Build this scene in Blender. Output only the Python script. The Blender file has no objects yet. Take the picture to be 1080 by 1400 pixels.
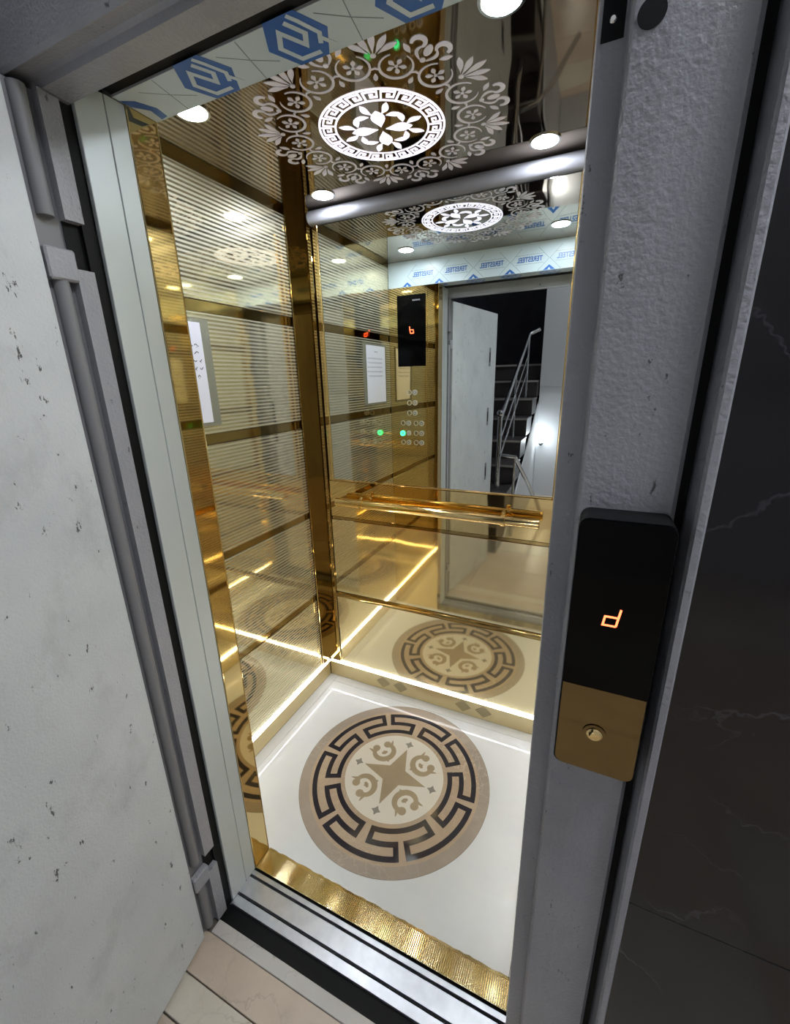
import bpy, bmesh, math, random
from mathutils import Vector, Matrix
random.seed(7)
S = bpy.context.scene
COL = S.collection
PI = math.pi

# ---------------------------------------------------------------- camera, world, exposure
W, D, H = 1.145, 0.849, 2.128           # inside of the cab: width, depth, height
HD = 2.0                                # underside of the cab header
CAM = Vector((1.1533, -0.7388, 1.501))
cd = bpy.data.cameras.new('camera')
cam = bpy.data.objects.new('camera', cd); COL.objects.link(cam)
Rt, Up, Fw = (Vector((0.90701213, 0.42047512, -0.02301452)), Vector((-0.104806, 0.27833608, 0.95474852)), Vector((-0.40785377, 0.86355643, -0.29652252)))
cam.matrix_world = Matrix(((Rt.x, Up.x, -Fw.x, CAM.x), (Rt.y, Up.y, -Fw.y, CAM.y), (Rt.z, Up.z, -Fw.z, CAM.z), (0, 0, 0, 1)))
cd.sensor_fit = 'HORIZONTAL'; cd.sensor_width = 36; cd.lens = 578.5 / 1080 * 36
cd.clip_start = 0.02
S.camera = cam
w = bpy.data.worlds.new('world'); S.world = w; w.use_nodes = True
w.node_tree.nodes['Background'].inputs[0].default_value = (0.5, 0.55, 0.65, 1)
w.node_tree.nodes['Background'].inputs[1].default_value = 0.05
S.view_settings.view_transform = 'Standard'; S.view_settings.look = 'None'
S.view_settings.gamma = 1; S.view_settings.exposure = 0.28
S.view_settings.use_curve_mapping = False
S.cycles.max_bounces = 16; S.cycles.glossy_bounces = 12; S.cycles.diffuse_bounces = 4
S.cycles.use_denoising = True
S.cycles.sample_clamp_indirect = 4.0
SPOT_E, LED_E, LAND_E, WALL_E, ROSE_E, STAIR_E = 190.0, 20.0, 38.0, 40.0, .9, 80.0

# ---------------------------------------------------------------- materials
def C(h):
    h = h.lstrip('#'); v = [int(h[i:i+2], 16) / 255 for i in (0, 2, 4)]
    return tuple((x / 12.92 if x <= .04045 else ((x + .055) / 1.055) ** 2.4) for x in v) + (1,)
class M:
    def __init__(s, name, col=(.5, .5, .5, 1), rough=.5, metal=0, **k):
        s.m = bpy.data.materials.new(name); s.m.use_nodes = True
        s.nt = s.m.node_tree; s.b = s.nt.nodes['Principled BSDF']
        if isinstance(col, str): col = C(col)
        s.b.inputs['Base Color'].default_value = col; s.b.inputs['Roughness'].default_value = rough
        s.b.inputs['Metallic'].default_value = metal
        for a, v in k.items(): s.b.inputs[a.replace('_', ' ')].default_value = v
    def n(s, t, **k):
        nd = s.nt.nodes.new(t)
        for a, v in k.items():
            if a.startswith('i_'):
                key = a[2:].replace('_', ' ')
                nd.inputs[int(key) if key.isdigit() else key].default_value = v
            else: setattr(nd, a, v)
        return nd
    def l(s, a, b): s.nt.links.new(a, b)
    def pos(s):
        g = s.n('ShaderNodeNewGeometry'); return g.outputs['Position']
    def noise(s, scale, detail=3, rough=.5, vec=None, stretch=None):
        nd = s.n('ShaderNodeTexNoise', i_Scale=scale, i_Detail=detail, i_Roughness=rough)
        v = vec or s.pos()
        if stretch:
            mp = s.n('ShaderNodeMapping'); mp.inputs['Scale'].default_value = stretch; s.l(v, mp.inputs[0]); v = mp.outputs[0]
        s.l(v, nd.inputs['Vector']); return nd.outputs['Fac']
    def ramp(s, fac, *stops):
        r = s.n('ShaderNodeValToRGB'); s.l(fac, r.inputs[0]); e = r.color_ramp.elements
        while len(e) < len(stops): e.new(.5)
        for x, (p, c) in zip(e, stops): x.position = p; x.color = C(c) if isinstance(c, str) else ((c, c, c, 1) if not isinstance(c, tuple) else c)
        return r.outputs[0]
    def mix(s, fac, a, b):
        m = s.n('ShaderNodeMix', data_type='RGBA')
        s.l(fac, m.inputs[0])
        for i, x in ((6, a), (7, b)):
            if isinstance(x, str): m.inputs[i].default_value = C(x)
            elif isinstance(x, tuple): m.inputs[i].default_value = x
            else: s.l(x, m.inputs[i])
        return m.outputs[2]
    def bump(s, h, strength=.2, dist=.002):
        b = s.n('ShaderNodeBump', i_Strength=strength, i_Distance=dist); s.l(h, b.inputs['Height']); s.l(b.outputs[0], s.b.inputs['Normal'])
    def base(s, c): s.l(c, s.b.inputs['Base Color'])
    def emit(s, col, e):
        s.b.inputs['Emission Color'].default_value = C(col) if isinstance(col, str) else col
        s.b.inputs['Emission Strength'].default_value = e; return s

def paint(name, col, dark, bumpy=.25, rough=.38, specks=True, scale=260):
    p = M(name, col, rough)
    c = p.mix(p.ramp(p.noise(5, 4), (.35, 0.), (.75, 1.)), col, dark)
    if specks:
        sp = p.ramp(p.noise(46, 5, .75, stretch=(1, 1, .45)), (.645, 0.), (.675, 1.))
        c = p.mix(sp, c, '#4a4c4c')
        sm = p.ramp(p.noise(9, 6, .7, stretch=(1, 1, .7)), (.52, 0.), (.78, 1.))
        sh = p.n('ShaderNodeMath', operation='MULTIPLY', i_1=.38); p.l(sm, sh.inputs[0]); c = p.mix(sh.outputs[0], c, '#808486')
    p.base(c); p.bump(p.noise(scale, 3), bumpy, .003); return p.m
m_door = paint('door_paint', '#c9cdcf', '#bcc1c4', .4, .36, True, 220)
m_frame = paint('frame_paint', '#9a9ba1', '#8d8e95', .50, .33, True, 190)
m_alu = M('satin_aluminium_paint', '#c6cecf', .42, .25); m_alu.bump(m_alu.noise(400, 2), .05, .001); m_alu = m_alu.m
m_groove = M('groove_paint', '#77777a', .5).m
m_column = M('corner_gold_mirror', (.44, .32, .13, 1), .04, 1).m  # gold darkened to paint in the dark landing it reflects
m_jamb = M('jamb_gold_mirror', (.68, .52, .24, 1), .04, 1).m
m_gold = M('gold_mirror', (.80, .62, .30, 1), .035, 1); m_gold.bump(m_gold.noise(3.2, 1), .35, .006); m_gold = m_gold.m
m_goldt = M('gold_tube', (.88, .66, .30, 1), .10, 1).m
m_dgold = M('dark_gold_band', (.42, .30, .12, 1), .07, 1); m_dgold.bump(m_dgold.noise(14, 1), .15, .003); m_dgold = m_dgold.m
def plain_gold(name, haze, col):
    g = M(name, col, .045, 1); g.bump(g.noise(4.2, 1), .07, .004)
    r = g.n('ShaderNodeBsdfPrincipled'); r.inputs['Base Color'].default_value = (.80, .70, .46, 1); r.inputs['Roughness'].default_value = .45; r.inputs['Metallic'].default_value = 1
    mx = g.n('ShaderNodeMixShader'); mx.inputs[0].default_value = haze
    g.l(g.b.outputs[0], mx.inputs[1]); g.l(r.outputs[0], mx.inputs[2]); g.l(mx.outputs[0], g.nt.nodes['Material Output'].inputs[0]); return g.m
m_plain = plain_gold('brushed_gold_mirror', .22, (.88, .77, .50, 1))
m_kick = plain_gold('kick_plate_gold', .7, (.92, .74, .42, 1))
def striped():
    g = M('gold_mirror_with_satin_stripes', (.86, .76, .50, 1), .04, 1); g.bump(g.noise(3.4, 1), .22, .005)
    sx = g.n('ShaderNodeSeparateXYZ'); g.l(g.pos(), sx.inputs[0])
    mu = g.n('ShaderNodeMath', operation='MULTIPLY', i_1=2 * PI / .0126); g.l(sx.outputs[2], mu.inputs[0])
    si = g.n('ShaderNodeMath', operation='SINE'); g.l(mu.outputs[0], si.inputs[0])
    mr = g.n('ShaderNodeMapRange'); mr.inputs[1].default_value = -.25; mr.inputs[2].default_value = .2; g.l(si.outputs[0], mr.inputs[0])
    r = g.n('ShaderNodeBsdfPrincipled'); r.inputs['Base Color'].default_value = (.66, .63, .49, 1); r.inputs['Roughness'].default_value = .45; r.inputs['Metallic'].default_value = .45
    ms = g.n('ShaderNodeMath', operation='MULTIPLY_ADD', i_1=.50, i_2=.08); g.l(mr.outputs[0], ms.inputs[0])
    mx = g.n('ShaderNodeMixShader'); g.l(ms.outputs[0], mx.inputs[0])
    g.l(g.b.outputs[0], mx.inputs[1]); g.l(r.outputs[0], mx.inputs[2]); g.l(mx.outputs[0], g.nt.nodes['Material Output'].inputs[0]); return g.m
m_stripe = striped()
m_mirror = M('silver_mirror', (.80, .84, .82, 1), .008, 1).m
m_ceil = M('bronze_mirror', (.31, .25, .185, 1), .03, 1); m_ceil.bump(m_ceil.noise(3.5, 1), .35, .006); m_ceil = m_ceil.m
m_steel = M('brushed_steel', (.19, .19, .215, 1), .6, .3); m_steel.bump(m_steel.noise(60, 2, stretch=(.05, 1, 8)), .05, .001); m_steel = m_steel.m
def sill_alu():
    g = M('brushed_aluminium', '#b9bcc2', .32, .85); f = g.noise(160, 3, stretch=(1, .02, 1)); g.bump(f, .25, .001)
    g.base(g.mix(g.noise(30, 3), '#a9acb4', '#d0d2d6')); return g.m
m_sill = sill_alu()
m_black = M('black_rubber', '#08090b', .6, 0, Specular_IOR_Level=.2).m
m_dark = M('dark_void', '#101014', .8).m
m_gloss = M('black_glass', '#020203', .08, 0, Specular_IOR_Level=.12).m
def ribbed():
    g = M('ribbed_gold_plate', (.78, .60, .24, 1), .16, 1)
    sx = g.n('ShaderNodeSeparateXYZ'); g.l(g.pos(), sx.inputs[0])
    mu = g.n('ShaderNodeMath', operation='MULTIPLY', i_1=2 * PI / .0052); g.l(sx.outputs[0], mu.inputs[0])
    si = g.n('ShaderNodeMath', operation='SINE'); g.l(mu.outputs[0], si.inputs[0])
    pt = g.ramp(g.noise(9, 3, .6, stretch=(1, .2, 1)), (.42, .0), (.56, 1.))
    m3 = g.n('ShaderNodeMath', operation='MULTIPLY'); g.l(si.outputs[0], m3.inputs[0]); g.l(pt, m3.inputs[1])
    g.bump(m3.outputs[0], .22, .001)
    mr = g.n('ShaderNodeMapRange'); mr.inputs[1].default_value = -1; g.l(m3.outputs[0], mr.inputs[0])
    g.base(g.mix(mr.outputs[0], (.42, .33, .14, 1), (.95, .84, .52, 1))); return g.m
m_rib = ribbed()
def marble(name, base, cloud, vein, vs, rough, vw=.012, amt=1., bmp=0):
    g = M(name, base, rough)
    nz = g.n('ShaderNodeTexNoise', i_Scale=3.2, i_Detail=6, i_Roughness=.6); p = g.pos(); g.l(p, nz.inputs['Vector'])
    ad = g.n('ShaderNodeVectorMath', operation='MULTIPLY_ADD'); ad.inputs[1].default_value = (.32,) * 3
    g.l(nz.outputs['Color'], ad.inputs[0]); g.l(p, ad.inputs[2])
    vo = g.n('ShaderNodeTexVoronoi', feature='DISTANCE_TO_EDGE', i_Scale=vs); g.l(ad.outputs[0], vo.inputs['Vector'])
    v = g.ramp(vo.outputs['Distance'], (0., 1.), (vw, 0.))
    m2 = g.n('ShaderNodeMath', operation='MULTIPLY'); g.l(v, m2.inputs[0])
    k = g.ramp(g.noise(2.6, 2), (.45, 0.), (.7, amt)); g.l(k, m2.inputs[1])
    c = g.mix(g.ramp(g.noise(4, 6, .65), (.3, 0.), (.75, 1.)), base, cloud)
    g.base(g.mix(m2.outputs[0], c, vein)); return g.m
m_bmarble = marble('black_veined_marble', '#0d0c0f', '#151317', '#5f5c63', 4.5, .12, .014, .75)
m_wmarble = marble('white_polished_tile', '#f2f5f8', '#e8ebef', '#d6d9dd', 2.0, .025, .02, .2)
m_beige = marble('beige_marble', '#cdb9a3', '#b39c86', '#e6d8c4', 22, .12, .05, .7)
m_band = marble('grey_beige_marble', '#b9ada1', '#a3968b', '#d8ccc0', 24, .12, .05, .7)
m_tan = marble('tan_marble', '#b8a78b', '#a4927a', '#cbb999', 18, .12, .05, .6)
m_cream = marble('cream_marble', '#f2ede4', '#ebe4d8', '#f8f4ec', 8, .1, .03, .5)
m_grmarble = marble('grey_marble', '#a09c94', '#8d8983', '#b5b2ab', 15, .12, .03, .5)
m_dmarble = marble('dark_marble_inlay', '#2c2a33', '#3a3740', '#55525c', 20, .12, .03, .4)
m_tile = marble('cream_floor_tile', '#c3b4a3', '#ac9c8c', '#8d8074', 6, .3, .02, .6)
m_tile2 = marble('pale_floor_tile', '#cbc4b6', '#b7ae9f', '#978c7e', 6, .3, .02, .6)
m_stone = marble('grey_threshold_stone', '#c2bfba', '#aeaaa5', '#8d8984', 9, .4, .03, .7)
m_grout = M('grout', '#6b655e', .8).m
m_joint = M('pale_joint', '#a3a3a5', .4).m
m_wall = M('white_plaster', '#c6c8cc', .7); m_wall.bump(m_wall.noise(90, 3), .1, .001); m_wall = m_wall.m
m_gwall = M('grey_plaster', '#b4b5b8', .8).m
m_dwall = marble('dark_stone_wall', '#26242a', '#323036', '#5b585e', 3, .25, .01, .3)
m_step = marble('dark_stone_step', '#332f30', '#3d3839', '#66605c', 6, .3, .02, .4)
m_nose = M('pale_step_edge', '#8f8b88', .35).m
m_chrome = M('polished_steel_tube', (.62, .62, .64, 1), .12, 1).m
m_film = M('white_protective_film', '#c3d2da', .22).m
m_blue = M('blue_film_print', '#1d5ba6', .35).m
m_line = M('grey_film_line', '#6d7c88', .4).m
m_print = M('white_etched_print', '#e4e0f0', .35).m
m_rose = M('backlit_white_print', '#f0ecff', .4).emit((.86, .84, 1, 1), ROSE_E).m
m_spot = M('downlight_lens', '#ffffff', .3).emit((.88, .94, 1, 1), SPOT_E).m
m_led = M('led_tube', '#ffffff', .3).emit((.96, .97, 1, 1), LED_E).m
m_lamp = M('landing_lamp_glass', '#ffffff', .3).emit((.92, .95, 1, 1), LAND_E).m
m_slamp = M('stair_lamp_glass', '#ffffff', .3).emit((.92, .95, 1, 1), STAIR_E).m
m_wlamp = M('wall_lamp_glass', '#ffffff', .3).emit((.9, .95, 1, 1), WALL_E).m
m_red = M('red_segments', '#ff3010', .4).emit((1, .13, .045, 1), 4.5).m
m_green = M('green_lit_button', '#20d070', .4).emit((.05, .9, .35, 1), 3).m
m_paper = M('notice_paper', '#e6e8f6', .5).emit((.9, .92, 1, 1), 0).m
m_ink = M('ink', '#2b2b40', .6).m
m_acry = M('clear_holder_edge', '#a5a698', .15, .5); m_acry.bump(m_acry.noise(150, 3), .8, .003); m_acry = m_acry.m
m_btn = M('satin_button_steel', '#dcd9ce', .3, .5).m
m_chr = M('button_chrome', (.75, .74, .70, 1), .12, 1).m
m_plate = M('bronze_button_plate', (.20, .145, .065, 1), .06, 1).m

# ---------------------------------------------------------------- mesh helpers
def obj(name, bm, mat, parent=None, smooth=False):
    me = bpy.data.meshes.new(name); bmesh.ops.recalc_face_normals(bm, faces=bm.faces); bm.to_mesh(me); bm.free()
    if smooth:
        for p in me.polygons: p.use_smooth = True
        try: me.set_sharp_from_angle(angle=math.radians(40))
        except Exception: pass
    me.materials.append(mat)
    o = bpy.data.objects.new(name, me); COL.objects.link(o)
    if parent: o.parent = parent
    return o
def empty(name, loc=(0, 0, 0)):
    o = bpy.data.objects.new(name, None); o.empty_display_size = .05; COL.objects.link(o); return o
def tag(o, label=None, cat=None, group=None, kind=None):
    if label: o['label'] = label
    if cat: o['category'] = cat
    if group: o['group'] = group
    if kind: o['kind'] = kind
    return o
def box(lo, hi, bev=0, bm=None, seg=1):
    b = bmesh.new(); r = bmesh.ops.create_cube(b, size=1)
    for v in b.verts:
        for i in range(3): v.co[i] = lo[i] + (v.co[i] + .5) * (hi[i] - lo[i])
    if bev: bmesh.ops.bevel(b, geom=b.edges[:], offset=bev, segments=seg, profile=.5, affect='EDGES')
    return join(bm, b)
def join(bm, b):
    if bm is None: return b
    me = bpy.data.meshes.new('tmp'); b.to_mesh(me); b.free(); bm.from_mesh(me); bpy.data.meshes.remove(me); return bm
def tube(pts, r, n=14, bm=None, cap=True):
    bm = bm or bmesh.new(); pts = [Vector(p) for p in pts]; rings = []
    ref = None
    for i, p in enumerate(pts):
        a = pts[max(i - 1, 0)]; c = pts[min(i + 1, len(pts) - 1)]; t = (c - a).normalized()
        if ref is None: ref = Vector((0, 0, 1)) if abs(t.z) < .9 else Vector((1, 0, 0))
        u = t.cross(ref).normalized(); v = t.cross(u).normalized()
        rr = r[i] if isinstance(r, (list, tuple)) else r
        rings.append([bm.verts.new(p + rr * (math.cos(2 * PI * k / n) * u + math.sin(2 * PI * k / n) * v)) for k in range(n)])
    for a, b in zip(rings, rings[1:]):
        for k in range(n): bm.faces.new((a[k], a[(k + 1) % n], b[(k + 1) % n], b[k]))
    if cap: bm.faces.new(rings[0][::-1]); bm.faces.new(rings[-1])
    return bm
def prism(poly, axis, a, b, bm=None):
    """extrude a closed 2D polygon along axis ('x','y','z') from a to b; poly gives the two other coordinates in order"""
    bm = bm or bmesh.new()
    def P(p, t): return {'x': (t, p[0], p[1]), 'y': (p[0], t, p[1]), 'z': (p[0], p[1], t)}[axis]
    A = [bm.verts.new(P(p, a)) for p in poly]; B = [bm.verts.new(P(p, b)) for p in poly]; n = len(poly)
    bm.faces.new(A); bm.faces.new(B[::-1])
    for i in range(n): bm.faces.new((A[i], A[(i + 1) % n], B[(i + 1) % n], B[i]))
    return bm
class Flat:
    """collects 2D shapes in a plane (origin o, axes u, v) and raises them by t along n"""
    def __init__(s, o, u, v, n, t): s.o, s.u, s.v, s.nn, s.t = Vector(o), Vector(u), Vector(v), Vector(n), t; s.bm = bmesh.new(); s.k = 0
    def lift(s): s.k += 1; return s.nn * (s.t + 1.2e-5 * (s.k % 12))
    def poly(s, pts):
        lf = s.lift()
        A = [s.bm.verts.new(s.o + s.u * x + s.v * y) for x, y in pts]
        B = [s.bm.verts.new(a.co + lf) for a in A]; n = len(A)
        s.bm.faces.new(B)
        for i in range(n): s.bm.faces.new((A[i], A[(i + 1) % n], B[(i + 1) % n], B[i]))
        return s
    def strip(s, L, R, closed=False):
        n = len(L); A = []; lf = s.lift()
        for l, r in zip(L, R):
            q = [s.o + s.u * p[0] + s.v * p[1] for p in (l, r)]
            A.append([s.bm.verts.new(q[0] + lf), s.bm.verts.new(q[1] + lf), s.bm.verts.new(q[0]), s.bm.verts.new(q[1])])
        rng = range(n) if closed else range(n - 1)
        for i in rng:
            a, b = A[i], A[(i + 1) % n]
            s.bm.faces.new((a[0], a[1], b[1], b[0])); s.bm.faces.new((a[0], b[0], b[2], a[2])); s.bm.faces.new((a[1], a[3], b[3], b[1]))
        return s
    def stroke(s, pts, wd, closed=False):
        n = len(pts); L, R = [], []
        for i, p in enumerate(pts):
            w_ = wd[i] if isinstance(wd, (list, tuple)) else wd
            a = pts[(i - 1) % n] if closed or i else p; c = pts[(i + 1) % n] if closed or i < n - 1 else p
            d1 = (p[0] - a[0], p[1] - a[1]); d2 = (c[0] - p[0], c[1] - p[1])
            def nm(d):
                l = math.hypot(*d); return (d[0] / l, d[1] / l) if l > 1e-9 else None
            d1, d2 = nm(d1), nm(d2); d1 = d1 or d2; d2 = d2 or d1
            mx_, my_ = -(d1[1] + d2[1]), d1[0] + d2[0]; l = math.hypot(mx_, my_) or 1e-6; mx_ /= l; my_ /= l
            k = 1 / max(.45, (mx_ * -d1[1] + my_ * d1[0])); k *= w_ / 2
            L.append((p[0] + mx_ * k, p[1] + my_ * k)); R.append((p[0] - mx_ * k, p[1] - my_ * k))
        return s.strip(L, R, closed)
    def disc(s, c, r, n=20, ry=None, rot=0):
        ry = ry or r; cs, sn = math.cos(rot), math.sin(rot)
        return s.poly([(c[0] + r * math.cos(2 * PI * k / n) * cs - ry * math.sin(2 * PI * k / n) * sn, c[1] + r * math.cos(2 * PI * k / n) * sn + ry * math.sin(2 * PI * k / n) * cs) for k in range(n)])
    def ring(s, c, r0, r1, a0=0, a1=2 * PI, n=96):
        full = abs(a1 - a0 - 2 * PI) < 1e-6; m = n if full else n + 1
        A = [a0 + (a1 - a0) * k / n for k in range(m)]
        return s.strip([(c[0] + r1 * math.cos(a), c[1] + r1 * math.sin(a)) for a in A], [(c[0] + r0 * math.cos(a), c[1] + r0 * math.sin(a)) for a in A], full)
    def petal(s, c, ang, ln, wd, tip=0.5, r0=0.0, n=8, bend=0):
        """leaf from distance r0 to r0+ln in direction ang, widest at tip fraction"""
        cs, sn = math.cos(ang), math.sin(ang); L, R = [], []
        for k in range(n + 1):
            t = k / n; hw = wd / 2 * math.sin(PI * t ** (math.log(.5) / math.log(tip))) + .0002
            off = bend * t * t; x = r0 + ln * t
            L.append((c[0] + x * cs - (hw + off) * sn, c[1] + x * sn + (hw + off) * cs)); R.append((c[0] + x * cs - (off - hw) * sn, c[1] + x * sn + (off - hw) * cs))
        return s.strip(L, R)
    def build(s, name, mat, parent=None):
        o = obj(name, s.bm, mat, parent); s.bm = bmesh.new(); return o
def local(cx, cy, ang):
    cs, sn = math.cos(ang), math.sin(ang)
    return lambda x, y: (cx + x * cs - y * sn, cy + x * sn + y * cs)

# ================================================================= SETTING: cab shell
def struct(o, label=None): return tag(o, label, kind='structure')
SEG_Z = [(.098, .478, 'p'), (.480, .505, 'b'), (.507, .898, 'p'), (.900, .925, 'b'), (.927, 1.310, 'p'), (1.312, 1.343, 'b'), (1.345, 1.718, 'p'), (1.720, 1.753, 'b'), (1.755, 2.108, 'p')]
def side_wall(name, x0, sgn, label):
    """x0 = inner plane, sgn=-1 when the wall body lies towards -x"""
    def X(a, b): return (min(x0 + sgn * a, x0 + sgn * b), max(x0 + sgn * a, x0 + sgn * b))
    xs = X(.02, .035); wl = struct(obj(name, box((xs[0], -.0, 0), (xs[1], D, H)), m_dark), label)
    for z0, z1, k in SEG_Z:
        xa = X(0, .0195) if k == 'p' else X(.004, .0195)
        o = obj('wall_panel' if k == 'p' else 'panel_band', box((xa[0], .001, z0), (xa[1], D - .071, z1), .0015 if k == 'p' else 0), m_stripe if k == 'p' else m_dgold, wl)
    xa = X(.002, .0195); obj('top_band', box((xa[0], .001, 2.110), (xa[1], D - .071, H), 0), m_dgold, wl)
    xa = X(.0, .0195)
    obj('kick_plate', box((xa[0], .001, .0), (xa[1], D - .002, .086), .002), m_kick, wl)
    return wl
side_wall('wall_left', 0, -1, 'left cab wall of gold mirror panels with fine satin stripes')
side_wall('wall_right', W, 1, 'right cab wall of gold striped panels, seen only in reflections')

wb = struct(obj('wall_back', box((-.035, D + .02, 0), (W + .035, D + .035, H)), m_dark), 'back cab wall with mirror above and gold panels below')
XB0, XB1 = .072, W - .072
obj('wall_panel', box((XB0, D, .098), (XB1, D + .0195, .479), .0015), m_plain, wb)
b = bmesh.new()
prism([(D + .002, .4805), (D - .006, .485), (D - .009, .494), (D - .006, .503), (D + .002, .5075), (D + .018, .5075), (D + .018, .4805)], 'x', XB0, XB1, b)
obj('round_trim', b, m_dgold, wb, True)
obj('wall_panel', box((XB0, D, .509), (XB1, D + .0195, .886), .0015), m_plain, wb)
obj('panel_band', box((XB0, D + .003, .888), (XB1, D + .0195, .900)), m_dgold, wb)
obj('rail_panel', box((XB0, D, .902), (XB1, D + .0195, 1.072), .0015), m_gold, wb)
kp = obj('kick_plate', box((.001, D - .001, 0), (W - .001, D + .0195, .086), .002), m_kick, wb)
# four diamond-shaped vents of small holes in the kick plate
m_hole = M('vent_holes', '#15110b', .8).m
for cx in (.315, .410, .730, .826):
    f = Flat((cx, D - .0011, .044), (1, 0, 0), (0, 0, 1), (0, -1, 0), .0007)
    N_ = 6
    for i in range(N_):
        for j in range(N_):
            a, c_ = (i - (N_ - 1) / 2) / N_, (j - (N_ - 1) / 2) / N_
            x, z = (a - c_) * .040, (a + c_) * .032
            f.poly([(x + .0036, z), (x, z + .0030), (x - .0036, z), (x, z - .0030)])
    tag(f.build('vent_grille', m_hole, kp), kind='stuff')
# wall mirror
mr = tag(empty('wall_mirror'), 'large silver mirror with thin gold edge on the back wall above the handrail', 'mirror')
obj('mirror_glass', box((.106, D - .006, 1.082), (W - .106, D - .0002, 2.074)), m_mirror, mr)
for nm, lo, hi in (('edge_trim', (.092, D - .010, 1.074), (.1055, D, 2.076)), ('edge_trim', (W - .1055, D - .010, 1.074), (W - .092, D, 2.076)), ('edge_trim', (.1055, D - .0085, 1.0745), (W - .1055, D, 1.0815))):
    obj(nm, box(lo, hi, .002), m_goldt, mr)
obj('mirror_backing', box((XB0, D + .001, 1.074), (.0915, D + .0195, 2.076)), m_gold, wb)
obj('mirror_backing', box((W - .0915, D + .001, 1.074), (XB1, D + .0195, 2.076)), m_gold, wb)
# corner trims (two mirror-gold faces meeting in the corner)
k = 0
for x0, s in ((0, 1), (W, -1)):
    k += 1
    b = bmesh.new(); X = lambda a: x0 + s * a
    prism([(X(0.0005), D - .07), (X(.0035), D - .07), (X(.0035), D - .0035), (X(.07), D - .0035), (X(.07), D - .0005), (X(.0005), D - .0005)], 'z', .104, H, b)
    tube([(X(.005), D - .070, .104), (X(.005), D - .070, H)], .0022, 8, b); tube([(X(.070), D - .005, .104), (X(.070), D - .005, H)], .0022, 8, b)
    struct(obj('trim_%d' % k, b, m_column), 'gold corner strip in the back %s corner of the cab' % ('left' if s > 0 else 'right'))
# cove bar under the ceiling
b = bmesh.new(); pts = [(D, 2.077)]
for i in range(9):
    a = -PI / 2 + PI * i / 8; pts.append((D - .010 - .020 * math.cos(a), 2.102 + .024 * math.sin(a)))
pts.append((D, 2.1275)); prism(pts, 'x', .075, W - .075, b)
struct(obj('trim_3', b, m_steel, None, True), 'rounded brushed steel bar between mirror and ceiling')
# front returns, jamb, header
wf = struct(obj('wall_front', box((0, -.060, 0), (.301, -.0015, H)), m_dark), 'front cab wall with gold returns and header')
obj('return_panel', box((.0005, -.0012, .0), (.3025, 0, HD - .001)), m_gold, wf)
obj('jamb_face', box((.3015, -.062, .001), (.303, -.0001, HD)), m_jamb, wf)
obj('jamb_edge', tube([(.303, -.0635, .0), (.303, -.0635, HD)], .0016, 8), m_goldt, wf)
obj('jamb_edge', tube([(.3035, -.0005, .0), (.3035, -.0005, HD)], .0012, 8), m_goldt, wf)
obj('right_return', box((1.119, -.062, 0), (W, 0, HD), .001), m_gold, wf)
obj('header', box((.0, -.088, HD + .0005), (W, -.001, H)), m_gwall, wf)
cl = struct(obj('ceiling', box((-.03, -.0, H), (W + .03, D + .03, H + .02)), m_ceil), 'dark bronze mirror ceiling of the cab')
fl = struct(obj('floor', box((-.02, -.001, -.03), (W + .02, D + .02, -.0005)), m_grout), 'white polished cab floor')
JT = .045
obj('floor_tile', box((JT + .0012, 0, -.02), (W - JT - .0012, D - JT - .0012, 0), 0), m_wmarble, fl)
obj('border_tile', box((0, 0, -.02), (JT, D, 0)), m_wmarble, fl)
obj('border_tile', box((W - JT, 0, -.02), (W, D, 0)), m_wmarble, fl)
obj('border_tile', box((JT + .0012, D - JT, -.02), (W - JT - .0012, D, 0)), m_wmarble, fl)
obj('grout_joint', box((.0, .0, -.02), (W, D, -.0006)), m_joint, fl)

# ---- protective film with print on the header
pf = tag(empty('protective_film'), 'white protective film with blue hexagon prints covering the cab entrance header', 'film')
FY0 = -.088
obj('film_sheet', box((.304, FY0, HD - .0006), (1.118, .0006, HD + .0004)), m_film, pf)
obj('film_sheet', box((.002, .0001, HD - .0006), (W - .002, .0010, H - .001)), m_film, pf)
def logo(f, cx, cy, R, wf_):
    h = [(math.cos(k * PI / 3) * R, math.sin(k * PI / 3) * R) for k in range(6)]
    f.poly([(cx + x, cy + y) for x, y in h])
    q = lambda *p: [(cx + x * R, cy + y * R) for x, y in p]
    wf_.stroke(q((.36, .66), (-.30, .66), (-.62, .06), (-.30, -.42), (.12, .26), (.34, -.10), (.02, -.64)), R * .15)
    wf_.stroke(q((.52, .40), (.70, .06), (.40, -.52), (.22, -.80)), R * .13)
    wf_.stroke(q((.90, .62), (.60, .16)), R * .13)
fb = Flat((0, 0, HD - .0006), (1, 0, 0), (0, 1, 0), (0, 0, -1), .0003); fw = Flat((0, 0, HD - .0009), (1, 0, 0), (0, 1, 0), (0, 0, -1), .0003)
LX = [.306 + .1875 * k for k in range(5)]
fl2 = Flat((0, 0, HD - .0006), (1, 0, 0), (0, 1, 0), (0, 0, -1), .00015)
for i, x in enumerate(LX):
    if i: logo(fb, x, -.046, .0545, fw); o = fb.build('logo_print', m_blue, pf); fw.build('logo_detail', m_film, o)
    else: fb.poly([(.305, -.075), (.328, -.062), (.345, -.030), (.34, -.004), (.322, -.002), (.328, -.03), (.305, -.055)]); fb.build('logo_print', m_blue, pf)
    if x + .10 < 1.1:
        m = x + .094
        fl2.stroke([(x + .05, -.075), (m, -.045), (m - .006, -.0)], .0016); fl2.stroke([(m, -.045), (m + .006, -.086)], .0016); fl2.stroke([(m, -.045), (x + .135, -.022)], .0016)
tag(fl2.build('line_print', m_line, pf), kind='stuff')
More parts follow.
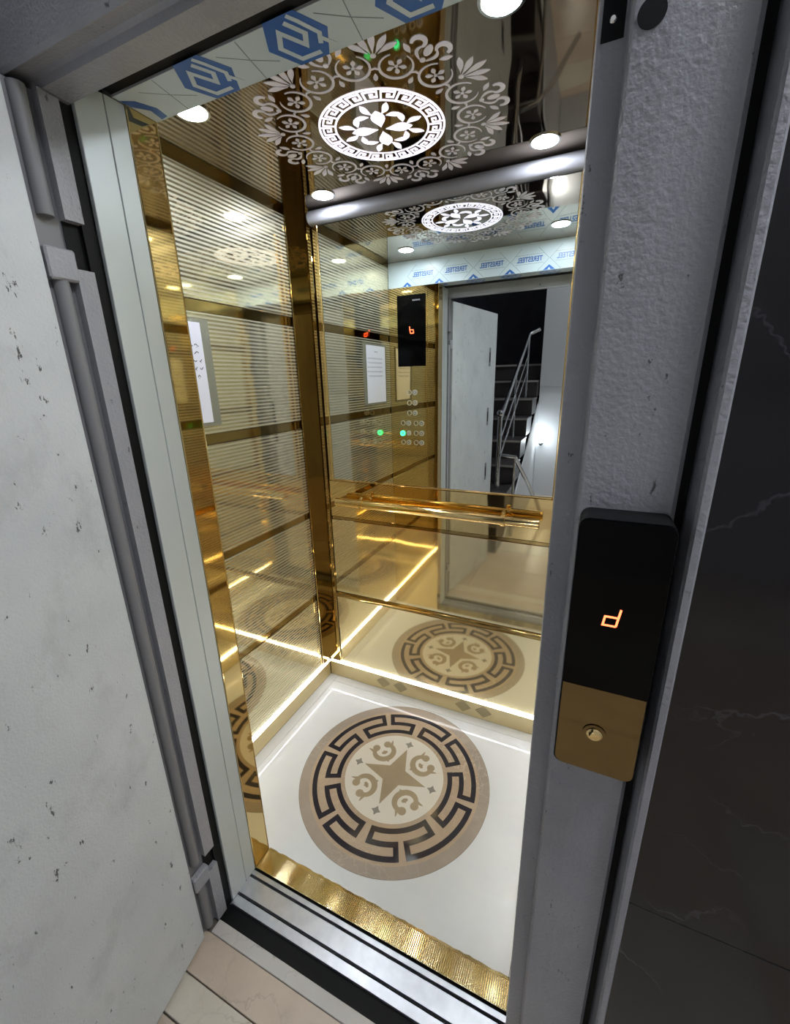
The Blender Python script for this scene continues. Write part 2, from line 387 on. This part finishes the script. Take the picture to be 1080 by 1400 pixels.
fi = Flat((0, .0010, 0), (-1, 0, 0), (0, 0, 1), (0, 1, 0), .0003); fj = Flat((0, .0010, 0), (-1, 0, 0), (0, 0, 1), (0, 1, 0), .00015); fk = Flat((0, .0013, 0), (-1, 0, 0), (0, 0, 1), (0, 1, 0), .0003)
for x in [.118] + LX:
    fi.poly([(-x - .028, 2.001), (-x, 2.023), (-x + .028, 2.001)]); fk.poly([(-x - .008, 2.002), (-x, 2.012), (-x + .008, 2.002)]); o = fi.build('logo_print', m_blue, pf); fk.build('logo_detail', m_film, o)
    if x < 1.05:
        m = x + .094
        fj.stroke([(-m + .040, 2.0015), (-m + .092, 2.052), (-m + .040, 2.104)], .0014); fj.stroke([(-m - .040, 2.0015), (-m - .092, 2.052), (-m - .040, 2.104)], .0014)
        fj.stroke([(-m + .068, 2.036), (-m - .068, 2.036)], .0012); fj.stroke([(-m + .068, 2.076), (-m - .068, 2.076)], .0012)
        tc = bpy.data.curves.new('brand_text', 'FONT'); tc.body = 'TERESTEEL'; tc.size = .031; tc.align_x = 'CENTER'; tc.extrude = .0002; tc.space_character = 1.0; tc.offset = .0008
        to = bpy.data.objects.new('tmp', tc); COL.objects.link(to)
        dg = bpy.context.evaluated_depsgraph_get(); me = bpy.data.meshes.new_from_object(to.evaluated_get(dg)); bpy.data.objects.remove(to)
        me.transform(Matrix.Translation((m, .0014, 2.045)) @ Matrix.Rotation(PI, 4, 'Z') @ Matrix.Rotation(PI / 2, 4, 'X') @ Matrix.Diagonal((.82, 1, 1, 1)))
        me.materials.clear(); me.materials.append(m_blue)
        o = bpy.data.objects.new('film_lettering', me); COL.objects.link(o); o.parent = pf
tag(fj.build('line_print', m_line, pf), kind='stuff')

# ---- LED tubes on the kick plates
def led(nm, lo, hi, label):
    t = tag(empty(nm), label, 'light strip', 'LED strips round the foot of the cab walls')
    obj('light_tube', box(lo, hi, .003, seg=2), m_led, t)
    l2 = [min(a, b) for a, b in zip(lo, hi)]; h2 = list(hi); l3 = list(lo); l3[2] = lo[2] - .004; h2[2] = lo[2] - .0005
    obj('mounting_channel', box(l3, h2), m_kick, t)
LZ = .0905
led('led_strip', (.0005, .004, LZ), (.009, D - .010, LZ + .0068), 'white LED strip along the foot of the left cab wall')
led('led_strip', (.010, D - .010, LZ), (W - .010, D - .0015, LZ + .0068), 'white LED strip along the foot of the back cab wall')
led('led_strip', (W - .009, .004, LZ), (W - .0005, D - .010, LZ + .0068), 'white LED strip along the foot of the right cab wall')

# ---- ceiling spotlights
for x, y, lb in ((.198, .198, 'round white ceiling spotlight near the film, front left of the ceiling rose'), (.204, .742, 'round white ceiling spotlight in the back left corner of the cab ceiling'), (.944, .738, 'round white ceiling spotlight in the back right corner of the cab ceiling'), (.930, .215, 'round white ceiling spotlight front right, cut by the top of the photo')):
    t = tag(empty('ceiling_spotlight'), lb, 'spotlight', 'four cab ceiling spotlights')
    f = Flat((x, y, H), (1, 0, 0), (0, 1, 0), (0, 0, -1), .004); f.disc((0, 0), .035, 32); f.build('light_lens', m_spot, t)
    f = Flat((x, y, H), (1, 0, 0), (0, 1, 0), (0, 0, -1), .003); f.ring((0, 0), .036, .042, n=40); f.build('trim_ring', m_chr, t)

# ---- ceiling rose
cr = tag(empty('ceiling_rose'), 'white floral rose with a key pattern ring printed on the mirror ceiling', 'ornament')
RC = (.568, .478)
def cflat(t=.0012): return Flat((RC[0], RC[1], H), (1, 0, 0), (0, 1, 0), (0, 0, -1), t)
f = cflat(); f.ring((0, 0), .1585, .164, n=120); f.ring((0, 0), .118, .123, n=120)
f.build('rim_rings', m_rose, cr)
f = cflat(); NK = 22
for k in range(NK):
    a0 = 2 * PI * k / NK; st = 2 * PI / NK
    P_ = lambda u, r: (r * math.cos(a0 + st * u), r * math.sin(a0 + st * u))
    f.stroke([P_(.04, .120), P_(.04, .152), P_(.42, .1525), P_(.80, .152), P_(.80, .133), P_(.40, .133), P_(.40, .142), P_(.60, .142)], .0048)
    f.stroke([P_(.80, .160), P_(.80, .152)], .004)
tag(f.build('key_pattern', m_rose, cr), kind='stuff')
for k in range(4):
    a = PI / 2 * k + .25
    f = cflat(); T = local(0, 0, a)
    f.petal((0, 0), a, .070, .036, .58, .010); lf_ = f.build('acanthus_leaf', m_rose, cr)
    for sg in (-1, 1):
        f.petal(T(.066, sg * .012), a + sg * .75, .044, .018, .6, 0, bend=-sg * .012); f.build('side_leaf', m_rose, lf_)
        f.petal(T(.058, sg * .022), a + sg * 1.45, .040, .017, .55, 0, bend=sg * .010); f.build('side_leaf', m_rose, lf_)
for k in range(16):
    a = 2 * PI * (k + .5) / 16; c_ = (.233 * math.cos(a), .233 * math.sin(a)); f = cflat()
    n_ = 26; gap = .5
    f.stroke([(c_[0] + .036 * math.cos(a + gap + (2 * PI - 2 * gap) * i / n_), c_[1] + .036 * math.sin(a + gap + (2 * PI - 2 * gap) * i / n_)) for i in range(n_ + 1)], [.0018 + .0048 * math.sin(PI * i / n_) for i in range(n_ + 1)])
    fc = f.build('flower_circle', m_print, cr)
    f.disc(c_, .0038, 10); f.build('flower_centre', m_print, fc)
    for j in range(5): f.petal(c_, a + .3 + 2 * PI * j / 5, .0175, .0098, .6, .005); f.build('petal', m_print, fc)
    b_ = 2 * PI * k / 16; T = local(0, 0, b_)
    f.disc(T(.262, 0), .006, 12); f.build('bud', m_print, cr)
    f.petal(T(.188, 0), b_, .022, .010, .4); f.build('bud', m_print, cr)
    f.stroke([T(.222, -.010), T(.226, 0), T(.222, .010)], .004); f.build('link', m_print, cr)
    if k % 2:
        p_ = None
        for j in (0, -2, -1, 1, 2):
            f.petal(T(.268, j * .005), b_ + j * .42, .060 - abs(j) * .006, .0135, .62, 0, bend=j * .003)
            o = f.build('palmette' if p_ is None else 'leaf', m_print, p_ or cr); p_ = p_ or o
    else:
        f.disc(T(.290, 0), .015, 14, .0085, b_); p_ = f.build('scroll_leaf', m_print, cr)
        for sg in (-1, 1):
            f.stroke([T(.262 + .036 * t, sg * (.007 + .015 * math.sin(t * 2.6))) for t in [i / 8 for i in range(9)]], [.002 + .005 * math.sin(PI * i / 8) for i in range(9)]); f.build('stem', m_print, p_)
            f.stroke([T(.303 + .014 * math.cos(t), sg * (.027 + .014 * math.sin(t))) for t in [-2.2 + i * .42 for i in range(11)]], [.0050 + .006 * math.sin(i * .3) for i in range(11)]); f.build('curl', m_print, p_)
            f.petal(T(.274, sg * .032), b_ + sg * .9, .028, .011, .5); f.build('leaf', m_print, p_)

# ---- floor medallion
fm = tag(empty('floor_medallion'), 'round inlaid medallion with dark key border and tan star on the white cab floor', 'floor medallion')
MC = (.5725, .4235); MR = .372
def mflat(z, t=.0005): return Flat((MC[0], MC[1], z), (1, 0, 0), (0, 1, 0), (0, 0, 1), t)
f = mflat(0); f.disc((0, 0), MR, 128); f.build('outer_disc', m_beige, fm)
f = mflat(.0005, .0002); f.ring((0, 0), MR * .995, MR * 1.0, n=128); f.build('rim_line', m_grmarble, fm)
f = mflat(.0005, .0001); f.ring((0, 0), MR * .895, MR * .994, n=128); f.build('outer_band', m_band, fm)
f = mflat(.0005); f.disc((0, 0), MR * .525, 96); f.build('inner_disc', m_cream, fm)
RO, RM, RI = MR * .838, MR * .712, MR * .592
path, wd = [], []
def arc(r, a, b_, n=14):
    for i in range(n + 1):
        t = a + (b_ - a) * i / n; path.append((r * math.cos(t), r * math.sin(t)))
dg_ = math.radians
f = mflat(.0005)
for k in range(6):
    o_ = dg_(60 * k); wl_ = .0185
    path = []; arc(RO, o_ + dg_(3.6), o_ + dg_(56.4), 22); f.stroke(path, wl_)
    path = []; arc(RI, o_ + dg_(-25), o_ + dg_(25), 18); f.stroke(path, wl_)
    for sgn in (1, -1):
        path = []; arc(RM, o_ + sgn * dg_(3.6), o_ + sgn * dg_(25), 10); f.stroke(path, wl_)
        for a_, r0, r1 in ((sgn * 3.9, RM, RO), (sgn * 24.4, RI, RM)):
            a2 = o_ + dg_(a_); f.stroke([((r0 - wl_ / 2) * math.cos(a2), (r0 - wl_ / 2) * math.sin(a2)), ((r1 + wl_ / 2) * math.cos(a2), (r1 + wl_ / 2) * math.sin(a2))], .0185)
f.build('key_border', m_dmarble, fm)
f = mflat(.0010); pts = []
for k in range(8):
    r = MR * (.355 if k % 2 == 0 else .128); a = k * PI / 4; pts.append((r * math.cos(a), r * math.sin(a)))
f.poly(pts); f.build('star', m_tan, fm)
for k in range(4):
    a = k * PI / 2; T = local(0, 0, a); f = mflat(.0010); s_ = MR * .050
    f.poly([T(MR * .425 - s_, 0), T(MR * .425 - s_ * .38, -s_ * .38), T(MR * .425, -s_), T(MR * .425 + s_ * .38, -s_ * .38), T(MR * .425 + s_, 0), T(MR * .425 + s_ * .38, s_ * .38), T(MR * .425, s_), T(MR * .425 - s_ * .38, s_ * .38)])
    f.build('diamond', m_grmarble, fm)
    a = k * PI / 2 + PI / 4; T = local(0, 0, a); f = mflat(.0010); c0 = MR * .325; q = MR
    n_ = 20; A = [PI - 2.05 + 4.10 * i / n_ for i in range(n_ + 1)]
    f.stroke([T(c0 + q * .100 * math.cos(t), q * .110 * math.sin(t)) for t in A], [q * (.044 + .018 * math.sin(PI * i / n_)) for i in range(n_ + 1)])
    f.poly([T(c0 - q * .150, 0), T(c0 - q * .105, -q * .035), T(c0 - q * .105, q * .035)])
    for sg in (-1, 1):
        f.disc(T(c0 + q * .076, sg * q * .066), q * .042, 16)
        n2 = 8; pp = [T(c0 + q * (.020 + .085 * i / n2), sg * q * (.092 + .012 * math.sin(i / n2 * 3.1) + .055 * (i / n2) ** 2)) for i in range(n2 + 1)]
        f.stroke(pp, [q * (.046 * (1 - i / n2) ** .8 + .003) for i in range(n2 + 1)])
    f.petal(T(c0 - q * .040, 0), a, q * .056, q * .034, .35)
    for sg in (-1, 1): f.disc(T(c0 - q * .016, sg * q * .017), q * .017, 12)
    f.build('scroll_ornament', m_tan, fm)

# ---- handrail
hr = tag(empty('handrail'), 'polished gold tube handrail on two brackets across the back wall', 'handrail')
RY, RZ = D - .052, .990
obj('rail_bar', tube([(.138, RY, RZ), (.140, RY, RZ), (1.005, RY, RZ), (1.007, RY, RZ)], [.017, .019, .019, .017], 28), m_goldt, hr, True)
for x in (.268, .877):
    b = tube([(x, D - .001, RZ), (x, D - .007, RZ)], .024, 24)
    tube([(x, D - .006, RZ), (x, RY, RZ)], .0075, 16, b)
    tube([(x - .008, RY, RZ), (x - .007, RY, RZ), (x + .007, RY, RZ), (x + .008, RY, RZ)], [.0215, .0245, .0245, .0215], 28, b); tube([(x, RY, RZ + .022), (x, RY, RZ + .030), (x, RY, RZ + .034)], [.009, .009, .004], 14, b)
    obj('bracket', b, m_goldt, hr, True)

# ---- notice on the left wall
nt = tag(empty('notice'), 'white paper notice in a clear holder on the striped left cab wall', 'notice')
obj('holder', box((.0006, .064, 1.372), (.004, .338, 1.698), .001), m_acry, nt)
obj('paper', box((.004, .078, 1.384), (.0046, .304, 1.687)), m_paper, nt)
f = Flat((.0046, 0, 0), (0, 1, 0), (0, 0, 1), (1, 0, 0), .0003)
rr = random.Random(3)
for j, z in enumerate((1.655, 1.620, 1.598, 1.575, 1.552, 1.528)):
    y = .12 if j else .17; ye = .285 if j else .205
    while y < ye:
        ln = rr.uniform(.006, .018)
        f.stroke([(y + ln * t, z + .0035 * math.sin(5 * t + y * 300)) for t in (0, .25, .5, .75, 1)], .0022)
        if rr.random() < .5: f.disc((y + ln * .5, z - .006), .0013, 6)
        y += ln + rr.uniform(.004, .010)
tag(f.build('handwriting', m_ink, nt), kind='stuff')

# ---- car control panel (seen in the mirror)
cp = tag(empty('control_panel'), 'gold cab control panel with black display and buttons, seen in the mirror', 'control panel')
obj('faceplate', box((.048, .0002, .955), (.240, .004, 1.972), .001), m_gold, cp)
dp = obj('display_glass', box((.055, .0045, 1.578), (.229, .0065, 1.958), .0008), m_gloss, cp)
def seg_d(o, u, v, n, w_, h_, t, parent, th=.2):
    f = Flat(o, u, v, n, t); a = w_ / 2; sk = .14
    P_ = lambda x, y: (x + y * sk, y)
    f.stroke([P_(a, h_), P_(a, 0)], w_ * th); f.stroke([P_(a, 0), P_(-a, 0), P_(-a, h_ / 2), P_(a, h_ / 2)], w_ * th)
    return f.build('floor_digit', m_red, parent)
seg_d((.146, .0066, 1.758), (-1, 0, 0), (0, 0, 1), (0, 1, 0), .020, .036, .0004, dp)
f = Flat((.175, .0066, 1.930), (-1, 0, 0), (0, 0, 1), (0, 1, 0), .0003)
for i in range(6): f.stroke([(-.021 + i * .0078, -.003), (-.021 + i * .0078 + .004, -.003), (-.021 + i * .0078 + .004, .003)], .0014)
f.build('display_marks', m_print, dp)
BT = [(.142, 1.431), (.142, 1.371), (.142, 1.311)] + [(x, z) for z in (1.251, 1.191, 1.134) for x in (.099, .184)]
for i, (x, z) in enumerate(BT):
    lit = (i == 5)
    bt = obj('push_button', tube([(x + .019, .004, z), (x + .019, .0095, z), (x + .019, .0105, z)], [.0155, .0155, .013], 20), m_btn, cp)
    f = Flat((x + .019 if not lit else x - .0, .0106, z), (-1, 0, 0), (0, 0, 1), (0, 1, 0), .0004)
    f.ring((0, 0), .006, .0085, n=16); f.build('button_mark', m_ink, bt)
    f = Flat((x - .018, .004, z), (-1, 0, 0), (0, 0, 1), (0, 1, 0), .003); f.ring((0, 0), .0115, .0150, n=22); nb = f.build('number_ring', m_btn, cp)
    f = Flat((x - .018, .0042, z), (-1, 0, 0), (0, 0, 1), (0, 1, 0), .0006); f.stroke([(-.003, .005), (.003, .005), (.001, -.006)], .002); f.build('number_mark', m_ink, nb)
gx, gz = .085 - .006, 1.189
f = Flat((gx, .0112, gz), (-1, 0, 0), (0, 0, 1), (0, 1, 0), .001); f.ring((0, 0), .0065, .0165, n=24); tag(f.build('lit_ring', m_green, cp), 'green lit call ring')
for x in (.075, .207):
    obj('screw', tube([(x, .004, .981), (x, .0062, .981)], [.005, .004], 12), m_chr, cp)

# ================================================================= LANDING DOOR FRAME
# aluminium sill, gold sill plate, stone threshold
sp = tag(obj('sill_plate', box((.3035, -.062, -.012), (1.118, -.0003, .0012), .0006), m_rib), 'ribbed gold sill plate along the front edge of the cab floor', 'sill')
b = bmesh.new()
for i in range(148):
    x = .3055 + i * .00548
    prism([(x, .0012), (x + .0010, .0021), (x + .0022, .0021), (x + .0032, .0012)], 'y', -.0600, -.0030, b)
tag(obj('ribs', b, m_goldt, sp), kind='stuff')
b = bmesh.new(); rr = random.Random(5); L, R = [], []
for i in range(60):
    x = .305 + .812 * i / 59; L.append((x, .0035 + rr.uniform(-.001, .0022))); R.append((x, -.0030 + rr.uniform(-.001, .001)))
f = Flat((0, 0, .0012), (1, 0, 0), (0, 1, 0), (0, 0, 1), .0009); f.strip(L, R); f.build('edge_lip', m_goldt, sp)
ts = tag(empty('door_threshold'), 'grooved brushed aluminium threshold between landing and cab', 'threshold')
prof = [(-.168, -.03), (-.168, -.002), (-.146, 0), (-.1445, -.0), (-.1445, -.012), (-.1365, -.012), (-.1365, .0005), (-.0905, .0005), (-.0905, -.012), (-.0825, -.012), (-.0825, .0005), (-.070, .0005), (-.070, -.03)]
obj('sill_rail', prism(prof, 'x', .303, 1.118), m_sill, ts)
obj('groove_liner', box((.303, -.144, -.020), (1.118, -.137, -.0115)), m_black, ts); obj('groove_liner', box((.303, -.090, -.020), (1.118, -.083, -.0115)), m_black, ts)
obj('gap_seal', box((.290, -.0699, -.03), (1.118, -.0622, -.008)), m_black, ts)
obj('gap_seal', box((.285, -.213, -.035), (1.13, -.1682, -.012)), m_black, ts)
st = struct(obj('trim_4', box((.303, -.246, -.03), (1.14, -.2132, .0), .0015), m_stone), 'grey stone threshold strip between floor tiles and lift sill')

# left reveal
j1 = struct(obj('trim_5', box((.28, -.1045, 0), (.3030, -.0655, HD - .002), .0012), m_alu), 'inner pale grey upright of the lift entrance')
j2 = struct(obj('trim_6', box((.28, -.1610, 0), (.3036, -.1060, HD - .003), .0016, seg=2), m_alu), 'outer pale grey upright of the lift entrance')
struct(obj('trim_7', box((.27, -.1870, -.01), (.296, -.1615, 2.03)), m_black), 'black rubber seal beside the pale upright')
struct(obj('trim_8', box((.20, -.1610, -.0), (.279, -.0655, 2.03)), m_dark))
struct(obj('trim_9', box((.303, -.165, HD + .003), (1.125, -.0885, 2.05)), m_black), 'dark gap above the lift entrance')
# landing door frame: one thing with posts, head, hinges
df = tag(empty('door_frame'), 'grey painted steel frame around the lift door opening', 'door frame')
ZS = 1.955
# left post: reveal plate with hinge notches
b = bmesh.new()
HZ = [(1.700, 1.775), (.200, .262)]
cuts = [0.0, HZ[1][0], HZ[1][1], HZ[0][0], HZ[0][1], ZS + .0]
for i in range(5):
    z0, z1 = cuts[i], cuts[i + 1]; notch = i in (1, 3)
    box((.20, -.2170, z0), (.288 if notch else .303, -.1860, z1), 0, b)
obj('left_post', b, m_frame, df)
obj('post_groove', box((.20, -.262, 0), (.286, -.2172, ZS)), m_groove, df)
b = tube([(.290, -.240, .262), (.290, -.240, 1.70)], .0125, 20); obj('hinge_tube', b, m_groove, df, True)
obj('hinge_tube', tube([(.290, -.240, .012), (.290, -.240, .200)], .0125, 20), m_groove, df, True)
obj('hinge_tube', tube([(.290, -.240, 1.775), (.290, -.240, ZS - .004)], .0125, 20), m_groove, df, True)
for z0, z1 in HZ:
    hp = obj('hinge_pocket', box((.2875, -.2165, z0 + .001), (.2895, -.1865, z1 - .001)), m_black, df)
    b = box((.286, -.262, z0 - .022), (.3055, -.214, z0 + .028), .003); obj('hinge_knuckle', b, m_frame, df)
# head
hp_ = [(-.1660, ZS), (-.2100, ZS), (-.2120, ZS + .010), (-.2180, ZS + .014), (-.2400, ZS + .010), (-.2480, ZS + .004), (-.2520, ZS + .010), (-.2530, 2.010), (-.248, 2.045), (-.240, 2.06), (-.1660, 2.06)]
obj('head_rail', prism(hp_, 'x', .20, 1.245), m_frame, df)
obj('head_corner', box((.296, -.2105, ZS - .0012), (.303, -.1670, ZS - .0002)), m_groove, df)
# right post: stop strip, face, groove, lip
pr_ = [(1.118, -.17), (1.118, -.230), (1.1195, -.2325), (1.1425, -.2325), (1.1445, -.2345), (1.1445, -.2475), (1.1475, -.2505), (1.176, -.2515), (1.205, -.250), (1.2330, -.2460), (1.2375, -.240), (1.2385, -.215), (1.247, -.215), (1.249, -.268), (1.2515, -.272), (1.2575, -.272), (1.260, -.268), (1.260, -.17)]
obj('right_post', prism(pr_, 'z', 0, 2.06), m_frame, df)
obj('post_recess', box((1.2383, -.2300, .0), (1.2472, -.2155, 2.05)), m_black, df)
f = Flat((1.1600, -.2512, 1.776), (1, 0, 0), (0, 0, 1), (0, -1, 0), .0006); f.disc((0, 0), .0105, 28); f.build('lock_hole', m_black, df)
b = box((1.1225, -.2340, 1.776), (1.1405, -.2322, 1.835), 0); sk = obj('striker_plate', b, m_black, df)
obj('screw', tube([(1.131, -.2340, 1.790), (1.131, -.2352, 1.790)], [.003, .002], 10), m_chr, sk)
# landing door leaf
TH = math.radians(80); hx, hy = .303, -.266
T = Matrix.Translation((hx, hy, 0)) @ Matrix.Rotation(-TH, 4, 'Z')
dl = struct(obj('door_1', box((0, -.040, .010), (.70, 0, 1.948), .002, seg=2), m_door), 'grey painted swing door of the lift standing open towards the landing')
dl.matrix_world = T
tag(dl, cat='door')
for z0, z1 in ((1.585, 1.712), (1.160, 1.290), (.735, .870)):
    lp = obj('latch_slot', box((.570, .0001, z0), (.600, .0012, z1), .0004), m_groove, dl)
    obj('latch_bolt', box((.577, .0012, z0 + .03), (.589, .0040, z1 - .03), .001), m_black, lp)

# ---- call panel on the right post
ca = tag(empty('call_panel'), 'tall black call panel with red floor digit on the right door post', 'call panel')
PX0, PX1, PZ0, PZ1, PZS = 1.150, 1.2345, 1.052, 1.364, 1.168
def rrect(x0, x1, z0, z1, r, corners=(1, 1, 1, 1), n=5):
    out = []
    for (cx, cz, a0), on in zip(((x1 - r, z1 - r, 0), (x0 + r, z1 - r, PI / 2), (x0 + r, z0 + r, PI), (x1 - r, z0 + r, 1.5 * PI)), corners):
        if on: out += [(cx + r * math.cos(a0 + PI / 2 * i / n), cz + r * math.sin(a0 + PI / 2 * i / n)) for i in range(n + 1)]
        else: out.append((cx + r * (1 if math.cos(a0 + .1) > 0 and a0 in (0, 1.5 * PI) else -1), cz + r * (1 if a0 in (0, PI / 2) else -1)))
    return out
obj('back_box', prism(rrect(PX0 - .001, PX1 + .001, PZ0 - .001, PZ1 + .001, .010), 'y', -.2905, -.2512), m_black, ca)
dsp = obj('display_cover', prism(rrect(PX0, PX1, PZS, PZ1, .010, (1, 1, 0, 0)), 'y', -.2925, -.2903), m_gloss, ca)
bp_ = obj('button_plate', prism(rrect(PX0 + .0005, PX1 - .0005, PZ0 + .0005, PZS - .0008, .010, (0, 0, 1, 1)), 'y', -.2922, -.2903), m_plate, ca)
tag(bp_, 'bronze mirror plate at the foot of the panel')
seg_d((1.1885, -.2926, 1.2495), (1, 0, 0), (0, 0, 1), (0, -1, 0), .0125, .0205, .0004, dsp, .16)
bx, bz = 1.1895, 1.107
pb = obj('push_button', tube([(bx, -.2922, bz), (bx, -.2945, bz), (bx, -.2965, bz), (bx, -.2975, bz)], [.0085, .0085, .0065, .003], 24), m_goldt, ca, True)
b = bmesh.new(); L = []
tube([(bx, -.2922, bz), (bx, -.2936, bz)], .0125, 28, b); obj('button_collar', b, m_plate, ca)

# ================================================================= LANDING (in front of the lift, seen direct and in the mirror)
lf = struct(obj('floor', box((-1.6, -4.3, -.06), (3.0, -.2135, -.014)), m_grout), 'landing floor of cream tiles')
def tl(x0, y0, x1, y1, m): obj('floor_tile', box((x0, y0, -.0135), (x1, y1, rr.uniform(-.0008, 0)), .0012), m, lf)
xs = [-1.5, -.60, .24, 1.14, 2.0, 2.6, 2.99]
for i in range(6): tl(xs[i] + .0015, -.3345, xs[i + 1] - .0015, -.2475, m_tile)
for i in range(6): tl(xs[i] + .0015, -.4125, xs[i + 1] - .0015, -.3375, m_tile2)
y = -.4150
while y > -4.2:
    for i in range(7): tl(-1.55 + i * .65, y - .39 + .0015, -1.55 + i * .65 + .647, y - .0015, m_tile if (i + int(y * 10)) % 3 else m_tile2)
    y -= .393
# front wall with black marble slabs (piers either side of the opening, wall above)
wm = struct(obj('wall_front', box((1.262, -.205, 0), (3.0, -.10, 3.0)), m_dark), 'landing wall beside the lift clad in black veined marble')
for z0, z1 in ((.0, .764), (.7655, 2.060), (2.0615, 3.0)):
    obj('marble_slab', box((1.2615, -.2200, z0), (2.10, -.2052, z1), .0008), m_bmarble, wm); obj('marble_slab', box((2.1015, -.2200, z0), (3.0, -.2052, z1), .0008), m_bmarble, wm)
obj('marble_joint', box((1.2615, -.2180, .7635), (2.10, -.2052, .766)), m_joint, wm)
obj('marble_slab', box((-.6, -.2200, 2.062), (1.2605, -.2052, 3.0), .0008), m_bmarble, wm)
obj('marble_slab', box((-.6, -.2200, .0), (.198, -.2052, 2.06), .0008), m_bmarble, wm)
obj('wall_core', box((-.6, -.2050, 2.062), (1.2605, -.10, 3.0)), m_dark, wm)
obj('wall_core', box((-.6, -.2050, 0), (.198, -.10, 2.06)), m_dark, wm)
struct(obj('wall_right', box((3.0, -4.3, 0), (3.1, -.1, 4.6)), m_wall), 'white landing wall on the right')
struct(obj('wall_left', box((-1.7, -4.3, 0), (-1.6, -.1, 4.6)), m_wall), 'white landing wall on the left')
struct(obj('wall_front', box((-1.6, -.2, 0), (-.6, -.1, 3)), m_wall))
struct(obj('ceiling', box((-1.7, -1.9, 2.9), (3.1, -.1, 3.0)), m_wall), 'landing ceiling')
struct(obj('ceiling', box((-1.7, -4.4, 4.5), (3.1, -1.9, 4.6)), m_wall), 'stairwell ceiling')
struct(obj('wall_back', box((.44, -4.4, 0), (3.1, -4.3, 4.6)), m_wall), 'white stairwell wall behind the lamp')
struct(obj('wall_back', box((-1.7, -4.4, 0), (.44, -4.3, 4.6)), m_dwall), 'dark stone stairwell wall')
struct(obj('wall_stair', box((.478, -3.60, 1.385), (3.0, -3.300, 3.6)), m_gwall), 'grey wall above the white stairwell wall')
struct(obj('wall_stair', box((.478, -3.60, 0), (3.0, -3.325, 1.384)), m_wall), 'white stairwell wall carrying the lamp')

# staircase
sc = tag(empty('staircase'), 'dark stone staircase rising behind the open lift door, seen in the mirror', 'staircase')
for k in range(8):
    z = 1.665 - .198 * k; yb = -3.54 + .345 * k
    stp = obj('step', box((-.9, yb - (.745 if k == 0 else .36), 0 if z < .3 else z - .19), (.462, yb, z - .025)), m_step, sc)
    obj('tread', box((-.9, yb - (.745 if k == 0 else .36), z - .024), (.468, yb + .012, z), .004), m_step, stp)
    obj('nosing', box((-.9, yb + .0125, z - .022), (.468, yb + .0175, z - .001)), m_nose, stp)
sd = prism([(-1.35, .0), (-3.52, 1.30), (-4.25, 1.30), (-4.25, 0)], 'x', .4635, .475)
obj('stringer', sd, m_wall, sc)
# stair railing
sr = tag(empty('stair_railing'), 'polished steel stair railing with round newel post, seen in the mirror', 'railing')
nx, ny = .345, -1.62
obj('newel_post', tube([(nx, ny, .48), (nx, ny, 1.16)], .022, 16), m_chrome, sr, True)
b = bmesh.new(); bmesh.ops.create_uvsphere(b, u_segments=18, v_segments=12, radius=.034); bmesh.ops.translate(b, verts=b.verts, vec=(nx, ny, 1.19)); obj('newel_knob', b, m_chrome, sr, True)
ex, ey, ez = .352, -3.05, 1.98
obj('top_rail', tube([(nx, ny, 1.13), (ex, ey, ez), (.46, -3.10, 2.03)], .020, 14), m_chrome, sr, True)
for dz in (.22, .40):
    obj('lower_rail', tube([(nx, ny, 1.13 - dz), (ex, ey, ez - dz)], .009, 10), m_chrome, sr, True)
for t in (.5, 1.0):
    px, py, pz = nx + (ex - nx) * t, ny + (ey - ny) * t, 1.13 + (ez - 1.13) * t
    obj('baluster', tube([(px, py, .874 if t < 1 else 1.270), (px, py, pz)], .011, 10), m_chrome, sr, True)
dr = tag(empty('stair_railing'), 'short polished steel railing running down beside the newel post, seen in the mirror', 'railing')
obj('top_rail', tube([(nx + .03, ny, .80), (.50, ny, .79), (.60, ny - .30, .47), (.70, ny - .55, .12)], .020, 14), m_chrome, dr, True)
obj('baluster', tube([(.50, ny, .0), (.50, ny, .78)], .012, 10), m_chrome, dr, True)
# wall lamp on the white stairwell wall
wl = tag(empty('wall_lamp'), 'bright round lamp on the white stairwell wall, seen in the mirror', 'lamp')
lx, ly, lz = .545, -3.235, .765
b = bmesh.new(); bmesh.ops.create_uvsphere(b, u_segments=18, v_segments=12, radius=.062); bmesh.ops.translate(b, verts=b.verts, vec=(lx, ly, lz)); obj('lamp_globe', b, m_wlamp, wl, True)
obj('lamp_base', tube([(lx, -3.324, lz - .078), (lx, -3.262, lz - .078), (lx, ly, lz - .070)], .022, 14), m_black, wl, True)
# landing ceiling lamps
for mm, x, y, z, lb in ((m_lamp, 1.80, -.50, 2.9, 'square ceiling lamp over the landing, right of the lift'), (m_slamp, 1.7, -2.35, 4.5, 'square ceiling lamp high in the stairwell')):
    t = tag(empty('ceiling_lamp'), lb, 'ceiling lamp')
    obj('lamp_panel', box((x - .22, y - .22, z - .03), (x + .22, y + .22, z - .001), .004), mm, t)
    b = bmesh.new()
    for lo, hi in (((-.24, -.24), (.24, -.221)), ((-.24, .221), (.24, .24)), ((-.24, -.221), (-.221, .221)), ((.221, -.221), (.24, .221))):
        box((x + lo[0], y + lo[1], z - .035), (x + hi[0], y + hi[1], z - .0005), 0, b)
    obj('lamp_frame', b, m_chr, t)
bpy.context.view_layer.update()
